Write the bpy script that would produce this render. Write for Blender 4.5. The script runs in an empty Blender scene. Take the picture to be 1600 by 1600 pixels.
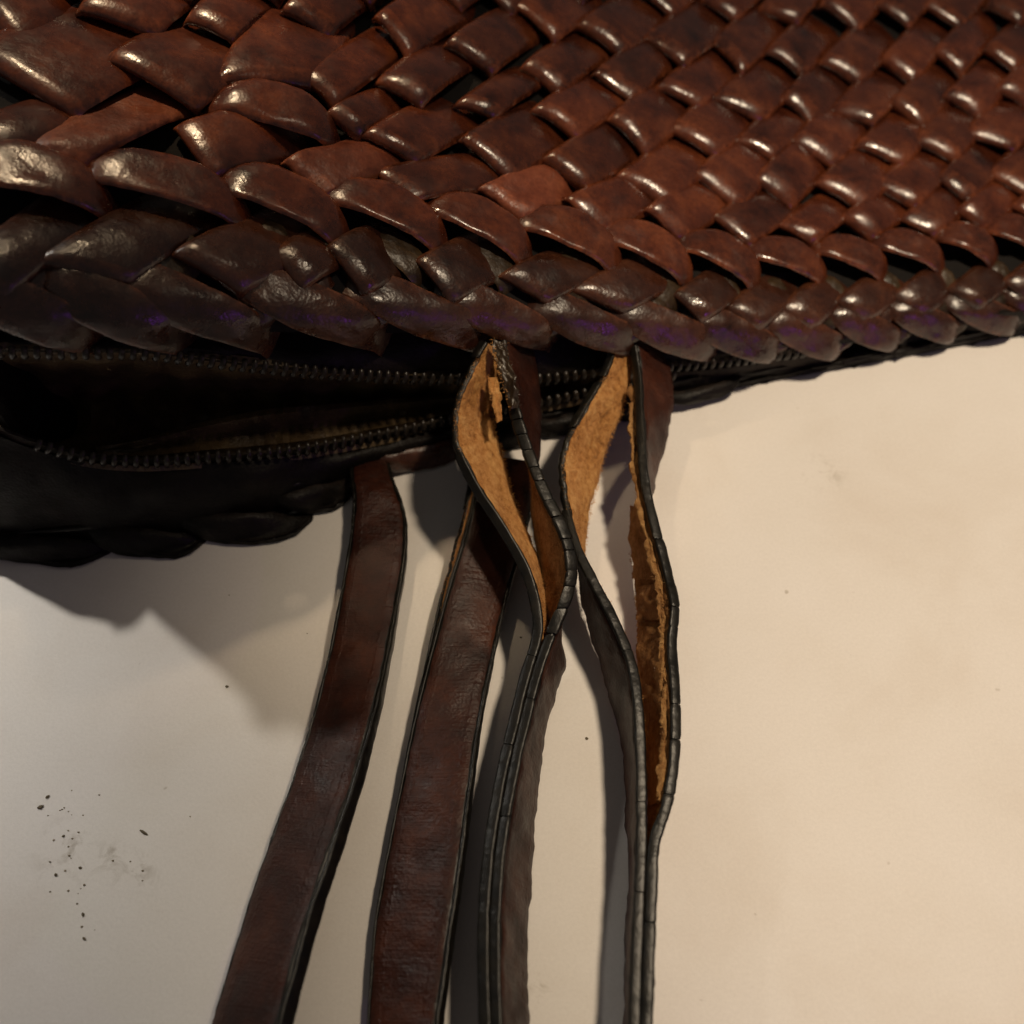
import bpy, math, random
import numpy as np
from mathutils import Vector

random.seed(7)
rng = np.random.default_rng(7)
scn = bpy.context.scene
col = scn.collection

# ------------------------------------------------------------------ camera
THETA = math.radians(32.0)          # tilt away from straight down
CAM_H = 0.22                        # metres above the table
FOV = math.radians(50.0)
FPX = 800.0 / math.tan(FOV / 2)
cam_d = bpy.data.cameras.new('camera')
cam_d.angle = FOV
cam_d.sensor_width = 36
cam_d.clip_start = 0.01
cam_d.clip_end = 20
cam_d.dof.use_dof = True
cam_d.dof.focus_distance = 0.226
cam_d.dof.aperture_fstop = 11.0
cam = bpy.data.objects.new('camera', cam_d)
cam.location = (0, 0, CAM_H)
cam.rotation_euler = (THETA, 0, 0)
col.objects.link(cam)
scn.camera = cam
CAM = np.array([0, 0, CAM_H])

# ------------------------------------------------------------------ world, lamps, exposure
w = bpy.data.worlds.new('World')
scn.world = w
w.use_nodes = True
bg = w.node_tree.nodes['Background']
bg.inputs[0].default_value = (1.0, 0.90, 0.82, 1)
bg.inputs[1].default_value = 0.068

def lamp(name, loc, target, power, color, size, spread=180):
    d = bpy.data.lights.new(name, 'AREA')
    d.shape = 'DISK'
    d.size = size
    d.energy = power
    d.spread = math.radians(spread)
    d.color = color
    o = bpy.data.objects.new(name, d)
    o.location = loc
    o.rotation_euler = (Vector(target) - Vector(loc)).to_track_quat('-Z', 'Y').to_euler()
    col.objects.link(o)
    return o
# neutral room lamp behind the bag on the left: bag shadow and the glints on the weave
lamp('room_lamp', (-0.222, 0.250, 0.212), (-0.140, 0.075, 0.0), 0.060, (1.0, 0.93, 0.82), 0.012, 60)
# added warm fill above the woven side, no such lamp known
lamp('weave_fill', (-0.10, 0.30, 0.34), (-0.066, 0.235, 0.09), 0.036, (1.0, 0.74, 0.46), 0.018, 38)
# warm shaded lamp overhead on the right: a soft pool of light, strap shadows fall left
d = bpy.data.lights.new('desk_lamp', 'SPOT')
d.energy = 6.8; d.color = (1.0, 0.81, 0.58); d.shadow_soft_size = 0.018
d.spot_size = math.radians(68); d.spot_blend = 0.9
o = bpy.data.objects.new('desk_lamp', d)
o.location = (0.155, 0.13, 0.45)
o.rotation_euler = (math.radians(-1.5), math.radians(4.0), 0)
o.scale = (0.73, 1.0, 1.0)          # cone squeezed left to right, shaping added to dim the left side
col.objects.link(o)
# violet coloured lamp low in front on the right
lamp('violet_lamp', (0.34, -0.20, 0.13), (0.0, 0.12, 0.03), 0.055, (0.50, 0.08, 1.0), 0.014)

scn.view_settings.view_transform = 'Standard'
scn.view_settings.look = 'None'
scn.view_settings.exposure = 0.14
scn.view_settings.gamma = 1.0
scn.view_settings.use_curve_mapping = False
scn.render.engine = 'CYCLES'

# ------------------------------------------------------------------ helpers
CT, ST = math.cos(THETA), math.sin(THETA)
def P(px, py, z):
    """photo point at height z (mm above the table) -> world"""
    x, y = (px - 800) / FPX, (800 - py) / FPX
    d = np.array([x, y * CT + ST, y * ST - CT])
    t = (z * 0.001 - CAM_H) / d[2]
    return CAM + d * t

def lerp1(tab):
    xs = [a for a, b in tab]; ys = [b for a, b in tab]
    def f(x):
        return float(np.interp(x, xs, ys))
    return f

def smooth1(tab):
    """monotone-ish smooth interpolation"""
    xs = np.array([a for a, b in tab], float); ys = np.array([b for a, b in tab], float)
    m = np.gradient(ys, xs)
    def f(x):
        x = min(max(x, xs[0]), xs[-1])
        i = int(min(max(np.searchsorted(xs, x) - 1, 0), len(xs) - 2))
        h = xs[i + 1] - xs[i]; t = (x - xs[i]) / h
        return ((2*t**3 - 3*t**2 + 1) * ys[i] + (t**3 - 2*t**2 + t) * h * m[i]
                + (-2*t**3 + 3*t**2) * ys[i + 1] + (t**3 - t**2) * h * m[i + 1])
    return f

def catmull(pts, n):
    pts = np.array(pts, float)
    k = len(pts)
    out = []
    for s in np.linspace(0, k - 1, n):
        i = min(int(s), k - 2); t = s - i
        p0 = pts[max(i - 1, 0)]; p1 = pts[i]; p2 = pts[i + 1]; p3 = pts[min(i + 2, k - 1)]
        out.append(0.5 * ((2 * p1) + (-p0 + p2) * t + (2*p0 - 5*p1 + 4*p2 - p3) * t*t
                          + (-p0 + 3*p1 - 3*p2 + p3) * t**3))
    return np.array(out)

def nrm(v):
    return v / (np.linalg.norm(v) + 1e-12)

def link(name, me, parent=None, mats=()):
    o = bpy.data.objects.new(name, me)
    col.objects.link(o)
    if parent is not None:
        o.parent = parent
    for m in mats:
        me.materials.append(m)
    return o

def mesh(name, verts, faces, uvs=None, mi=None, sharp=50):
    me = bpy.data.meshes.new(name)
    me.from_pydata([tuple(v) for v in verts], [], faces)
    if uvs is not None:
        ul = me.uv_layers.new(name='UVMap')
        vi = np.zeros(len(me.loops), int)
        me.loops.foreach_get('vertex_index', vi)
        ul.data.foreach_set('uv', np.array(uvs, np.float32)[vi].ravel())
    if mi is not None:
        me.polygons.foreach_set('material_index', mi)
    me.polygons.foreach_set('use_smooth', [True] * len(me.polygons))
    if sharp:
        me.set_sharp_from_angle(angle=math.radians(sharp))
    me.update()
    return me

def fbm(x, s=0):
    return (math.sin(x * 1.0 + s) + 0.6 * math.sin(x * 2.3 + s * 1.7) + 0.35 * math.sin(x * 5.1 + s * 2.9)) / 1.95

def sheet(name, top, nor, t, mat, parent, sharp=50, wear=None):
    """closed sheet from a grid of surface points, its normals and a thickness"""
    nu, nv = top.shape[:2]
    bot = top - nor * t
    V = np.concatenate([top.reshape(-1, 3), bot.reshape(-1, 3)])
    off = nu * nv
    F = []
    I = lambda i, j: i * nv + j
    for i in range(nu - 1):
        for j in range(nv - 1):
            F.append((I(i, j), I(i, j + 1), I(i + 1, j + 1), I(i + 1, j)))
            F.append((off + I(i, j), off + I(i + 1, j), off + I(i + 1, j + 1), off + I(i, j + 1)))
    for i in range(nu - 1):
        F.append((I(i, 0), I(i + 1, 0), off + I(i + 1, 0), off + I(i, 0)))
        F.append((I(i + 1, nv - 1), I(i, nv - 1), off + I(i, nv - 1), off + I(i + 1, nv - 1)))
    for j in range(nv - 1):
        F.append((I(0, j + 1), I(0, j), off + I(0, j), off + I(0, j + 1)))
        F.append((I(nu - 1, j), I(nu - 1, j + 1), off + I(nu - 1, j + 1), off + I(nu - 1, j)))
    # uv in metres along both directions
    du = np.concatenate([[0], np.cumsum(np.linalg.norm(np.diff(top[:, nv // 2], axis=0), axis=1))])
    dv = np.concatenate([[0], np.cumsum(np.linalg.norm(np.diff(top[nu // 2], axis=0), axis=1))])
    ru = random.random()
    uv = [(du[i] + ru, dv[j] + ru) for i in range(nu) for j in range(nv)] * 2
    # face orientation: make the top face along the normal
    a, b, c = top[0, 0], top[0, 1], top[1, 0]
    if np.dot(np.cross(b - a, c - a), nor[0, 0]) < 0:
        F = [tuple(reversed(f)) for f in F]
    me = mesh(name, V, F, uv, None, sharp)
    if wear is not None:
        at = me.attributes.new('wear', 'FLOAT', 'POINT')
        at.data.foreach_set('value', np.concatenate([wear.ravel(), wear.ravel()]).astype(np.float32))
    return link(name, me, parent, (mat,))

# ------------------------------------------------------------------ materials
def nodes(name):
    m = bpy.data.materials.new(name)
    m.use_nodes = True
    nt = m.node_tree
    b = nt.nodes['Principled BSDF']
    return m, nt, b

def ramp(nt, fac, stops):
    r = nt.nodes.new('ShaderNodeValToRGB')
    e = r.color_ramp.elements
    while len(e) < len(stops):
        e.new(0.5)
    for k, (p, c) in enumerate(stops):
        e[k].position = p
        e[k].color = (*c, 1)
    nt.links.new(fac, r.inputs[0])
    return r.outputs[0]

def noise(nt, vec, scale, detail=4, rough=0.55, dist=0.0):
    n = nt.nodes.new('ShaderNodeTexNoise')
    n.inputs['Scale'].default_value = scale
    n.inputs['Detail'].default_value = detail
    n.inputs['Roughness'].default_value = rough
    n.inputs['Distortion'].default_value = dist
    if vec is not None:
        nt.links.new(vec, n.inputs['Vector'])
    return n.outputs['Fac']

def math_n(nt, op, a, b):
    n = nt.nodes.new('ShaderNodeMath'); n.operation = op
    for k, v in enumerate((a, b)):
        if isinstance(v, (int, float)):
            n.inputs[k].default_value = v
        else:
            nt.links.new(v, n.inputs[k])
    return n.outputs[0]

def mixc(nt, fac, a, b, mode='MIX'):
    n = nt.nodes.new('ShaderNodeMix'); n.data_type = 'RGBA'; n.blend_type = mode
    if isinstance(fac, (int, float)):
        n.inputs[0].default_value = fac
    else:
        nt.links.new(fac, n.inputs[0])
    for k, v in ((6, a), (7, b)):
        if isinstance(v, tuple):
            n.inputs[k].default_value = (*v, 1)
        else:
            nt.links.new(v, n.inputs[k])
    return n.outputs[2]

def bump(nt, b, hs):
    """chain of (height, strength, distance)"""
    prev = None
    for h, s, d in hs:
        n = nt.nodes.new('ShaderNodeBump')
        n.inputs['Strength'].default_value = s
        n.inputs['Distance'].default_value = d
        nt.links.new(h, n.inputs['Height'])
        if prev is not None:
            nt.links.new(prev, n.inputs['Normal'])
        prev = n.outputs[0]
    nt.links.new(prev, b.inputs['Normal'])

def leather(name, dark, mid, light, rough=(0.30, 0.5), grain=0.2, crease=0.0, spec=0.5, tint_rand=0.3, fold=0.12):
    m, nt, b = nodes(name)
    tc = nt.nodes.new('ShaderNodeTexCoord')
    oi = nt.nodes.new('ShaderNodeObjectInfo')
    ob = tc.outputs['Object']
    big = noise(nt, ob, 95, 5, 0.6, 0.4)
    c = ramp(nt, big, [(0.30, dark), (0.52, mid), (0.74, light)])
    # each strip was dyed a little differently
    hv = nt.nodes.new('ShaderNodeHueSaturation')
    nt.links.new(c, hv.inputs['Color'])
    v = math_n(nt, 'MULTIPLY_ADD', oi.outputs['Random'], tint_rand * 2)
    v.node.inputs[2].default_value = 1 - tint_rand
    nt.links.new(v, hv.inputs['Value'])
    fine = noise(nt, ob, 900, 3, 0.6)
    wa = nt.nodes.new('ShaderNodeAttribute'); wa.attribute_name = 'wear'
    wn = nt.nodes.new('ShaderNodeMapRange')
    wn.inputs[1].default_value = 0.40; wn.inputs[2].default_value = 0.66
    nt.links.new(noise(nt, ob, 420, 5, 0.7), wn.inputs[0])
    wf = math_n(nt, 'MULTIPLY', wa.outputs['Fac'], wn.outputs[0])
    worn_c = mixc(nt, wf, hv.outputs[0], tuple(min(1, k * 2.3 + 0.004) for k in light))
    c2 = mixc(nt, 0.5, worn_c, ramp(nt, fine, [(0.35, (0.45, 0.42, 0.40)), (0.65, (1.0, 1.0, 1.0))]), 'MULTIPLY')
    nt.links.new(c2, b.inputs['Base Color'])
    vor = nt.nodes.new('ShaderNodeTexVoronoi')
    vor.inputs['Scale'].default_value = 1500
    nt.links.new(ob, vor.inputs['Vector'])
    rr = nt.nodes.new('ShaderNodeMapRange')
    rr.inputs[1].default_value = 0.35; rr.inputs[2].default_value = 0.65
    rr.inputs[3].default_value = rough[0]; rr.inputs[4].default_value = rough[1]
    nt.links.new(noise(nt, ob, 160, 4, 0.6), rr.inputs[0])
    nt.links.new(rr.outputs[0], b.inputs['Roughness'])
    b.inputs['Specular IOR Level'].default_value = spec
    hs = [(noise(nt, ob, 140, 3, 0.5), fold, 0.003),
          (vor.outputs['Distance'], grain, 0.0004),
          (fine, grain, 0.0005)]
    if crease > 0:
        mp = nt.nodes.new('ShaderNodeMapping')
        mp.inputs['Scale'].default_value = (1500, 90, 1)
        nt.links.new(tc.outputs['UV'], mp.inputs[0])
        hs.append((noise(nt, mp.outputs[0], 1.0, 4, 0.65, 0.3), crease, 0.0007))
        mp2 = nt.nodes.new('ShaderNodeMapping')
        mp2.inputs['Scale'].default_value = (230, 60, 1)
        nt.links.new(tc.outputs['UV'], mp2.inputs[0])
        hs.append((noise(nt, mp2.outputs[0], 1.0, 3, 0.6, 0.5), crease * 0.7, 0.0010))
        sx = nt.nodes.new('ShaderNodeSeparateXYZ'); nt.links.new(tc.outputs['UV'], sx.inputs[0])
        dots = math_n(nt, 'SINE', math_n(nt, 'MULTIPLY', sx.outputs[0], 2 * math.pi / 0.0019), 0)
        line = None
        for off in (0.0024, 0.0111):
            g_ = math_n(nt, 'SUBTRACT', 1.0, math_n(nt, 'MULTIPLY', math_n(nt, 'ABSOLUTE', math_n(nt, 'SUBTRACT', sx.outputs[1], off), 0), 1 / 0.0004))
            g_ = math_n(nt, 'MAXIMUM', g_, 0.0)
            line = g_ if line is None else math_n(nt, 'ADD', line, g_)
        hs.append((math_n(nt, 'MULTIPLY', line, math_n(nt, 'MULTIPLY_ADD', dots, -0.5)), 0.2, 0.0006))
    bump(nt, b, hs)
    return m

M_WEAVE = leather('woven_leather', (0.022, 0.0048, 0.0026), (0.072, 0.0165, 0.0066), (0.140, 0.037, 0.0125), (0.20, 0.36), 0.07, spec=0.75)
M_WORN = leather('worn_leather', (0.075, 0.017, 0.009), (0.16, 0.042, 0.020), (0.24, 0.075, 0.035), (0.3, 0.48), 0.12, tint_rand=0.15, fold=0.25)
M_RIM = leather('rim_leather', (0.019, 0.0060, 0.0034), (0.042, 0.0130, 0.0062), (0.078, 0.026, 0.0110), (0.22, 0.40), 0.10, spec=0.7, fold=0.2)
M_OLIVE = leather('olive_leather', (0.014, 0.008, 0.004), (0.030, 0.017, 0.0075), (0.055, 0.033, 0.014), (0.28, 0.44), 0.11, fold=0.2)
M_STRAP = leather('strap_leather', (0.013, 0.0034, 0.0020), (0.037, 0.0090, 0.0040), (0.072, 0.0195, 0.0075), (0.40, 0.56), 0.16, crease=0.24, tint_rand=0.1, fold=0.12, spec=0.28)
M_GUSSET = leather('gusset_leather', (0.003, 0.0022, 0.002), (0.0055, 0.0038, 0.003), (0.009, 0.0055, 0.004), (0.45, 0.65), 0.2, spec=0.18)
M_LINING = leather('lining_leather', (0.034, 0.020, 0.009), (0.085, 0.053, 0.024), (0.16, 0.105, 0.048), (0.4, 0.6), 0.4)

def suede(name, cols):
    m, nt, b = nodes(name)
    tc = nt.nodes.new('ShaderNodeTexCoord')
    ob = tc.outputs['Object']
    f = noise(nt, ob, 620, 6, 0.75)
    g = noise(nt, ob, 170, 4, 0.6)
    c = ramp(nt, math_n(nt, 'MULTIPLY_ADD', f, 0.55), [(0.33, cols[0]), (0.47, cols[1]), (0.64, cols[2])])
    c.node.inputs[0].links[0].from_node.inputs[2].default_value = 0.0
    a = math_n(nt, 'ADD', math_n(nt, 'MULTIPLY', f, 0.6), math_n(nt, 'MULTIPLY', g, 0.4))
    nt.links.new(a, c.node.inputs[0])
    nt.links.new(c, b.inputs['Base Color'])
    b.inputs['Roughness'].default_value = 0.95
    b.inputs['Specular IOR Level'].default_value = 0.1
    b.inputs['Sheen Weight'].default_value = 0.25
    b.inputs['Sheen Roughness'].default_value = 0.5
    b.inputs['Sheen Tint'].default_value = (1.0, 0.6, 0.3, 1)
    bump(nt, b, [(f, 0.9, 0.0009), (g, 0.4, 0.002)])
    return m
M_SUEDE = suede('tan_suede', ((0.13, 0.045, 0.012), (0.46, 0.205, 0.060), (0.70, 0.40, 0.15)))
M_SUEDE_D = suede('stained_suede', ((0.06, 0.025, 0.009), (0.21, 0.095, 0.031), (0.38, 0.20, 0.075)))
M_TORN = suede('torn_leather_fibre', ((0.06, 0.024, 0.008), (0.24, 0.115, 0.040), (0.48, 0.28, 0.11)))

def coat_mat(name, c0, c1, r):
    m, nt, b = nodes(name)
    tc = nt.nodes.new('ShaderNodeTexCoord')
    f = noise(nt, tc.outputs['Object'], 420, 4, 0.6)
    nt.links.new(ramp(nt, f, [(0.35, c0), (0.7, c1)]), b.inputs['Base Color'])
    b.inputs['Roughness'].default_value = r
    b.inputs['Specular IOR Level'].default_value = 0.32
    bump(nt, b, [(noise(nt, tc.outputs['Object'], 330, 4, 0.6), 0.22, 0.0010), (f, 0.15, 0.0005)])
    return m
M_COAT = coat_mat('black_edge_paint', (0.0035, 0.0033, 0.003), (0.012, 0.010, 0.007), 0.38)
M_TOOTH = coat_mat('zip_tooth_nylon', (0.008, 0.006, 0.005), (0.03, 0.022, 0.016), 0.28)
M_TAPE = coat_mat('zip_tape_cloth', (0.012, 0.009, 0.007), (0.034, 0.024, 0.016), 0.8)
M_BLACK = coat_mat('black_backing', (0.003, 0.002, 0.002), (0.006, 0.004, 0.003), 0.9)
M_CRUMB = coat_mat('dark_crumb', (0.07, 0.054, 0.034), (0.22, 0.18, 0.12), 0.9)
M_DUST = coat_mat('leather_dust', (0.14, 0.11, 0.07), (0.34, 0.28, 0.2), 0.95)

def table_mat():
    m, nt, b = nodes('white_table_surface')
    tc = nt.nodes.new('ShaderNodeTexCoord')
    ob = tc.outputs['Object']
    g = noise(nt, ob, 26, 5, 0.6, 0.3)
    c = ramp(nt, g, [(0.25, (0.72, 0.67, 0.62)), (0.5, (0.775, 0.74, 0.705)), (0.75, (0.80, 0.77, 0.745))])
    f = noise(nt, ob, 1400, 3, 0.7)
    c = mixc(nt, 0.16, c, ramp(nt, f, [(0.3, (0.55, 0.55, 0.55)), (0.7, (1, 1, 1))]), 'MULTIPLY')
    # rubbed-in dirt: a smudge left of the straps
    s = noise(nt, ob, 210, 5, 0.7, 0.6)
    mask = None
    for (px, py, r) in ((215, 1360, 6.5), (170, 1340, 5.0), (110, 1330, 9.0), (845, 1540, 5.0), (1290, 740, 7.0)):
        q = P(px, py, 0)
        vs = nt.nodes.new('ShaderNodeVectorMath'); vs.operation = 'DISTANCE'
        nt.links.new(ob, vs.inputs[0]); vs.inputs[1].default_value = tuple(q)
        mr = nt.nodes.new('ShaderNodeMapRange')
        mr.inputs[1].default_value = r * 0.001; mr.inputs[2].default_value = 0
        mr.inputs[3].default_value = 0; mr.inputs[4].default_value = 0.8
        nt.links.new(vs.outputs['Value'], mr.inputs[0])
        mask = mr.outputs[0] if mask is None else math_n(nt, 'MAXIMUM', mask, mr.outputs[0])
    sm = nt.nodes.new('ShaderNodeMapRange')
    sm.inputs[1].default_value = 0.50; sm.inputs[2].default_value = 0.74
    nt.links.new(s, sm.inputs[0])
    c = mixc(nt, math_n(nt, 'MULTIPLY', mask, sm.outputs[0]), c, (0.24, 0.19, 0.12))
    # scattered pin-point specks
    sp = noise(nt, ob, 330, 1, 0.4)
    sr = nt.nodes.new('ShaderNodeMapRange')
    sr.inputs[1].default_value = 0.785; sr.inputs[2].default_value = 0.83; sr.inputs[4].default_value = 0.5
    nt.links.new(sp, sr.inputs[0])
    c = mixc(nt, sr.outputs[0], c, (0.3, 0.24, 0.17))
    nt.links.new(c, b.inputs['Base Color'])
    b.inputs['Roughness'].default_value = 0.55
    b.inputs['Specular IOR Level'].default_value = 0.3
    bump(nt, b, [(f, 0.12, 0.0003), (noise(nt, ob, 60, 3, 0.5), 0.15, 0.0015)])
    return m
M_TABLE = table_mat()

# ------------------------------------------------------------------ setting: the white table
def slab(name, x0, x1, y0, y1, z0, z1, mat):
    V = [(x, y, z) for z in (z0, z1) for y in (y0, y1) for x in (x0, x1)]
    F = [(0, 2, 3, 1), (4, 5, 7, 6), (0, 1, 5, 4), (2, 6, 7, 3), (0, 4, 6, 2), (1, 3, 7, 5)]
    o = link(name, mesh(name, V, F, None, None, 30), None, (mat,))
    o['kind'] = 'structure'
    return o
slab('table_top', -0.45, 0.45, -0.30, 0.65, -0.025, 0.0, M_TABLE)

# ------------------------------------------------------------------ shape of the bag
y_rim = smooth1([(-200, 522), (0, 526), (300, 532), (600, 534), (760, 530), (900, 540), (1100, 552), (1250, 550), (1400, 534), (1600, 512), (1800, 488)])
z_rim = smooth1([(-200, 74), (0, 69), (350, 57), (700, 41), (1050, 23), (1300, 12.5), (1600, 8.0), (1800, 7.5)])
y_bot = smooth1([(-200, 858), (0, 862), (250, 842), (450, 800), (560, 745), (700, 702), (850, 668), (1000, 640), (1150, 606), (1400, 560), (1600, 522), (1800, 494)])
g_up = smooth1([(-200, 0), (-60, -7), (-20, -2.5), (0, 0), (40, 5), (100, 9.0), (200, 13), (320, 17), (540, 23), (800, 27)])
def z_top(px, py):
    sc = 1.2 if px < 0 else float(np.interp(px, [0, 1600], [1.2, 0.9]))
    return z_rim(px) + g_up((y_rim(px) - py) / sc)
def S(px, py, dz=0.0):
    return P(px, py, z_top(px, py) + dz)
def SN(px, py):
    a = S(px + 12, py) - S(px - 12, py)
    b = S(px, py - 12) - S(px, py + 12)
    return nrm(np.cross(a, b))

bag = bpy.data.objects.new('handbag', None)
bag.empty_display_size = 0.02
bag.location = (0, 0, 0)
col.objects.link(bag)
bag['label'] = 'brown woven leather handbag with split, peeling handle straps lying on a white table'
bag['category'] = 'handbag'

# dark backing under the weave
xs = np.linspace(-80, 1770, 60); ys = np.linspace(-210, -30, 14)
top = np.zeros((60, 34, 3)); nor = np.zeros_like(top)
for i, x in enumerate(xs):
    for j, t in enumerate(np.linspace(0, 1, 34)):
        y = -170 + t * (y_rim(x) - 22 + 170)
        n = SN(x, y)
        top[i, j] = S(x, y) - n * 0.0062
        nor[i, j] = n
panel = sheet('woven_panel', top, nor, 0.0015, M_BLACK, bag)

def scale_piece(Lx, Ly, Bx, By, dx, dy, mat, H=None, worn=False, name='weave_strip', parent=None, sink=0.0):
    """one visible turn of a woven strip: rolls up over its lower-left end, then dives under the next turn"""
    L = np.array([Lx, Ly], float); B = np.array([Bx, By], float); d = np.array([dx, dy], float)
    e = B - L
    big = float(np.interp(Lx, [0, 500, 800], [0.12, 0.08, 0.0]))
    L = L - e * (0.085 + big * .5) - d * big * .6; e = e * (1.23 + big); d = d * (1 + big)
    c = L + e * 0.5 + d * 0.5
    l = np.linalg.norm(S(*(c + d * .5)) - S(*(c - d * .5)))
    wd = np.linalg.norm(S(*(c + e * .5)) - S(*(c - e * .5)))
    H = (H or random.uniform(0.0026, 0.0036))
    r = min(random.uniform(0.0014, 0.0021), l * 0.25)
    prof = []
    ra = min(random.uniform(0.0034, 0.0048), l * 0.42)
    for ph in (236, 214, 196, 180, 165, 150, 137, 125, 114, 104, 96):
        a = math.radians(ph)
        prof.append((ra + ra * math.cos(a), -r * 1.25 + r * 1.25 * math.sin(a)))
    for s in (0.0, 0.12, 0.26, 0.42, 0.6, 0.8, 1.0):
        x = ra * 1.02 + s * (l * 1.42 - ra)
        q = (x - ra) / (l * 1.42 - ra)
        prof.append((x, -q ** 1.75 * (H + 0.0027)))
    vs = np.array([0, .03, .08, .18, .34, .5, .66, .82, .92, .97, 1.0])
    top = np.zeros((len(prof), len(vs), 3)); nor = np.zeros_like(top)
    s1, s2, s3 = random.uniform(0, 9), random.uniform(0, 9), random.uniform(0, 9)
    tw = random.uniform(-0.0009, 0.0009); dk = random.uniform(0.0002, 0.0007)
    wig = 1.6 if worn else 0.55
    Nc = SN(*c)
    for i, (x, h) in enumerate(prof):
        a = x / l
        for j, v in enumerate(vs):
            vv = 2 * v - 1
            p = L + e * v + d * a
            # uneven cut: edges wander a little
            p = p + e * (0.022 * wig * fbm(a * 3 + (0 if v < .5 else 4), s1) * abs(vv)) + d * (0.03 * wig * fbm(v * 3.2, s2) * max(0, 1 - a * 1.3))
            hh = h - 0.0010 * abs(vv) ** 2.6 - 0.0011 * abs(vv) ** 14 + tw * vv + 0.00022 * wig * fbm(a * 5 + v * 4, s3)
            hh += dk * math.sin(v * 3.3 + s1) * math.sin(a * 3.0 + s2)
            if worn:
                hh += 0.0007 * math.sin(v * 5 + s1) * math.sin(a * 4 + s2)
            top[i, j] = S(*p) + Nc * (hh - sink)
    gu = np.gradient(top, axis=0); gv = np.gradient(top, axis=1)
    n = np.cross(gu, gv)
    n /= np.linalg.norm(n, axis=2, keepdims=True) + 1e-12
    if np.dot(n[10, 5], Nc) < 0:
        n = -n
    pv = 2 * vs - 1
    wr = np.tile(np.abs(pv) ** 9 * 0.8, (len(prof), 1))
    wr[:11] += 0.28
    return sheet(name, top, n, 0.0009, mat, parent or panel, 60, np.clip(wr, 0, 1))

W = []   # (Lx, Ly, Bx, By, dx, dy)
W += [(-30, 75, 100, 150, 108, -72), (180, 85, 295, 145, 76, -60), (-20, 0, 22, 50, 70, -50), (135, 5, 230, 34, 60, -60),
      (300, 15, 360, 46, 50, -52), (-70, 200, 0, 235, 110, -60), (285, 190, 327, 256, 112, -35),
      (352, 115, 484, 121, 52, -95), (483, 112, 525, 150, 84, -74), (518, 168, 560, 198, 62, -38), (600, 112, 655, 152, 76, -66),
      (595, 20, 640, 70, 82, -60), (452, 5, 512, 36, 72, -58), (705, 60, 768, 96, 76, -60), (577, 203, 650, 241, 80, -55),
      (720, 152, 772, 175, 76, -60), (728, 214, 796, 266, 84, -58), (598, 256, 642, 304, 132, -32),
      (810, 0, 866, 50, 70, -56), (910, 30, 972, 73, 70, -58), (1012, 45, 1064, 96, 72, -62), (1120, 55, 1158, 104, 62, -60),
      (1000, -22, 1052, 12, 60, -56), (1105, -12, 1150, 20, 60, -60),
      (822, 95, 874, 134, 66, -56), (935, 108, 987, 146, 66, -60), (1035, 128, 1092, 160, 63, -59), (1120, 145, 1187, 180, 62, -60),
      (838, 165, 902, 205, 76, -60), (957, 180, 1012, 229, 67, -62), (1055, 193, 1117, 236, 62, -61), (1157, 212, 1207, 241, 57, -61),
      (858, 240, 914, 286, 87, -60), (972, 268, 1037, 313, 78, -66), (1090, 268, 1152, 313, 72, -66), (1185, 275, 1238, 314, 62, -66),
      (888, 305, 938, 352, 105, -48), (1012, 325, 1067, 364, 78, -54), (1122, 330, 1168, 377, 74, -54),
      (1195, 0, 1245, 28, 50, -60), (1288, 0, 1342, 34, 52, -60), (1372, 0, 1422, 28, 52, -60), (1446, 3, 1500, 30, 52, -60), (1548, -2, 1594, 26, 52, -60),
      (1204, 75, 1257, 107, 50, -58), (1290, 90, 1347, 120, 52, -66), (1383, 85, 1428, 117, 56, -66), (1463, 75, 1504, 103, 54, -62), (1543, 70, 1586, 98, 52, -58),
      (1226, 150, 1278, 187, 52, -56), (1305, 160, 1360, 189, 55, -58), (1395, 155, 1444, 190, 57, -60), (1481, 145, 1533, 174, 55, -58), (1560, 135, 1610, 154, 55, -58),
      (1243, 215, 1302, 250, 54, -60), (1345, 222, 1409, 250, 52, -60), (1432, 213, 1492, 242, 52, -60), (1513, 203, 1582, 227, 52, -60), (1602, 200, 1660, 222, 52, -58),
      (1283, 280, 1347, 319, 62, -62), (1370, 282, 1428, 317, 60, -62), (1467, 275, 1514, 308, 62, -62), (1550, 265, 1610, 302, 60, -60),
      (1222, 342, 1268, 374, 64, -48), (1318, 335, 1364, 368, 62, -48), (1412, 335, 1459, 363, 62, -50), (1500, 325, 1545, 354, 60, -50), (1586, 318, 1634, 346, 58, -48),
      # just past the frame: the weave goes on
      (1640, -4, 1690, 22, 52, -60), (1630, 66, 1680, 94, 52, -58), (1645, 134, 1695, 154, 52, -58), (1640, 262, 1695, 296, 58, -58),
      (60, -55, 140, -20, 70, -55), (200, -50, 285, -22, 66, -55), (350, -50, 430, -20, 66, -55), (505, -50, 575, -12, 70, -55), (660, -48, 720, -6, 70, -55),
      (745, -38, 800, 4, 70, -55), (860, -50, 910, -10, 66, -55), (930, -70, 985, -38, 60, -55), (1050, -75, 1100, -44, 60, -55), (1170, -66, 1220, -36, 52, -58),
      (1260, -66, 1310, -36, 52, -58), (1345, -66, 1395, -36, 52, -58), (1425, -62, 1475, -34, 52, -58), (1510, -66, 1560, -36, 52, -58), (1600, -68, 1650, -38, 52, -58)]
for q in W:
    scale_piece(*q, M_WEAVE)
for q in ((48, 214, 122, 250, 128, -84), (452, 245, 506, 291, 100, -46), (757, 290, 816, 331, 84, -42)):
    o = scale_piece(*q, M_WORN, worn=True)
    o['label'] = 'scuffed strip worn to a lighter red-brown'

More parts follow.
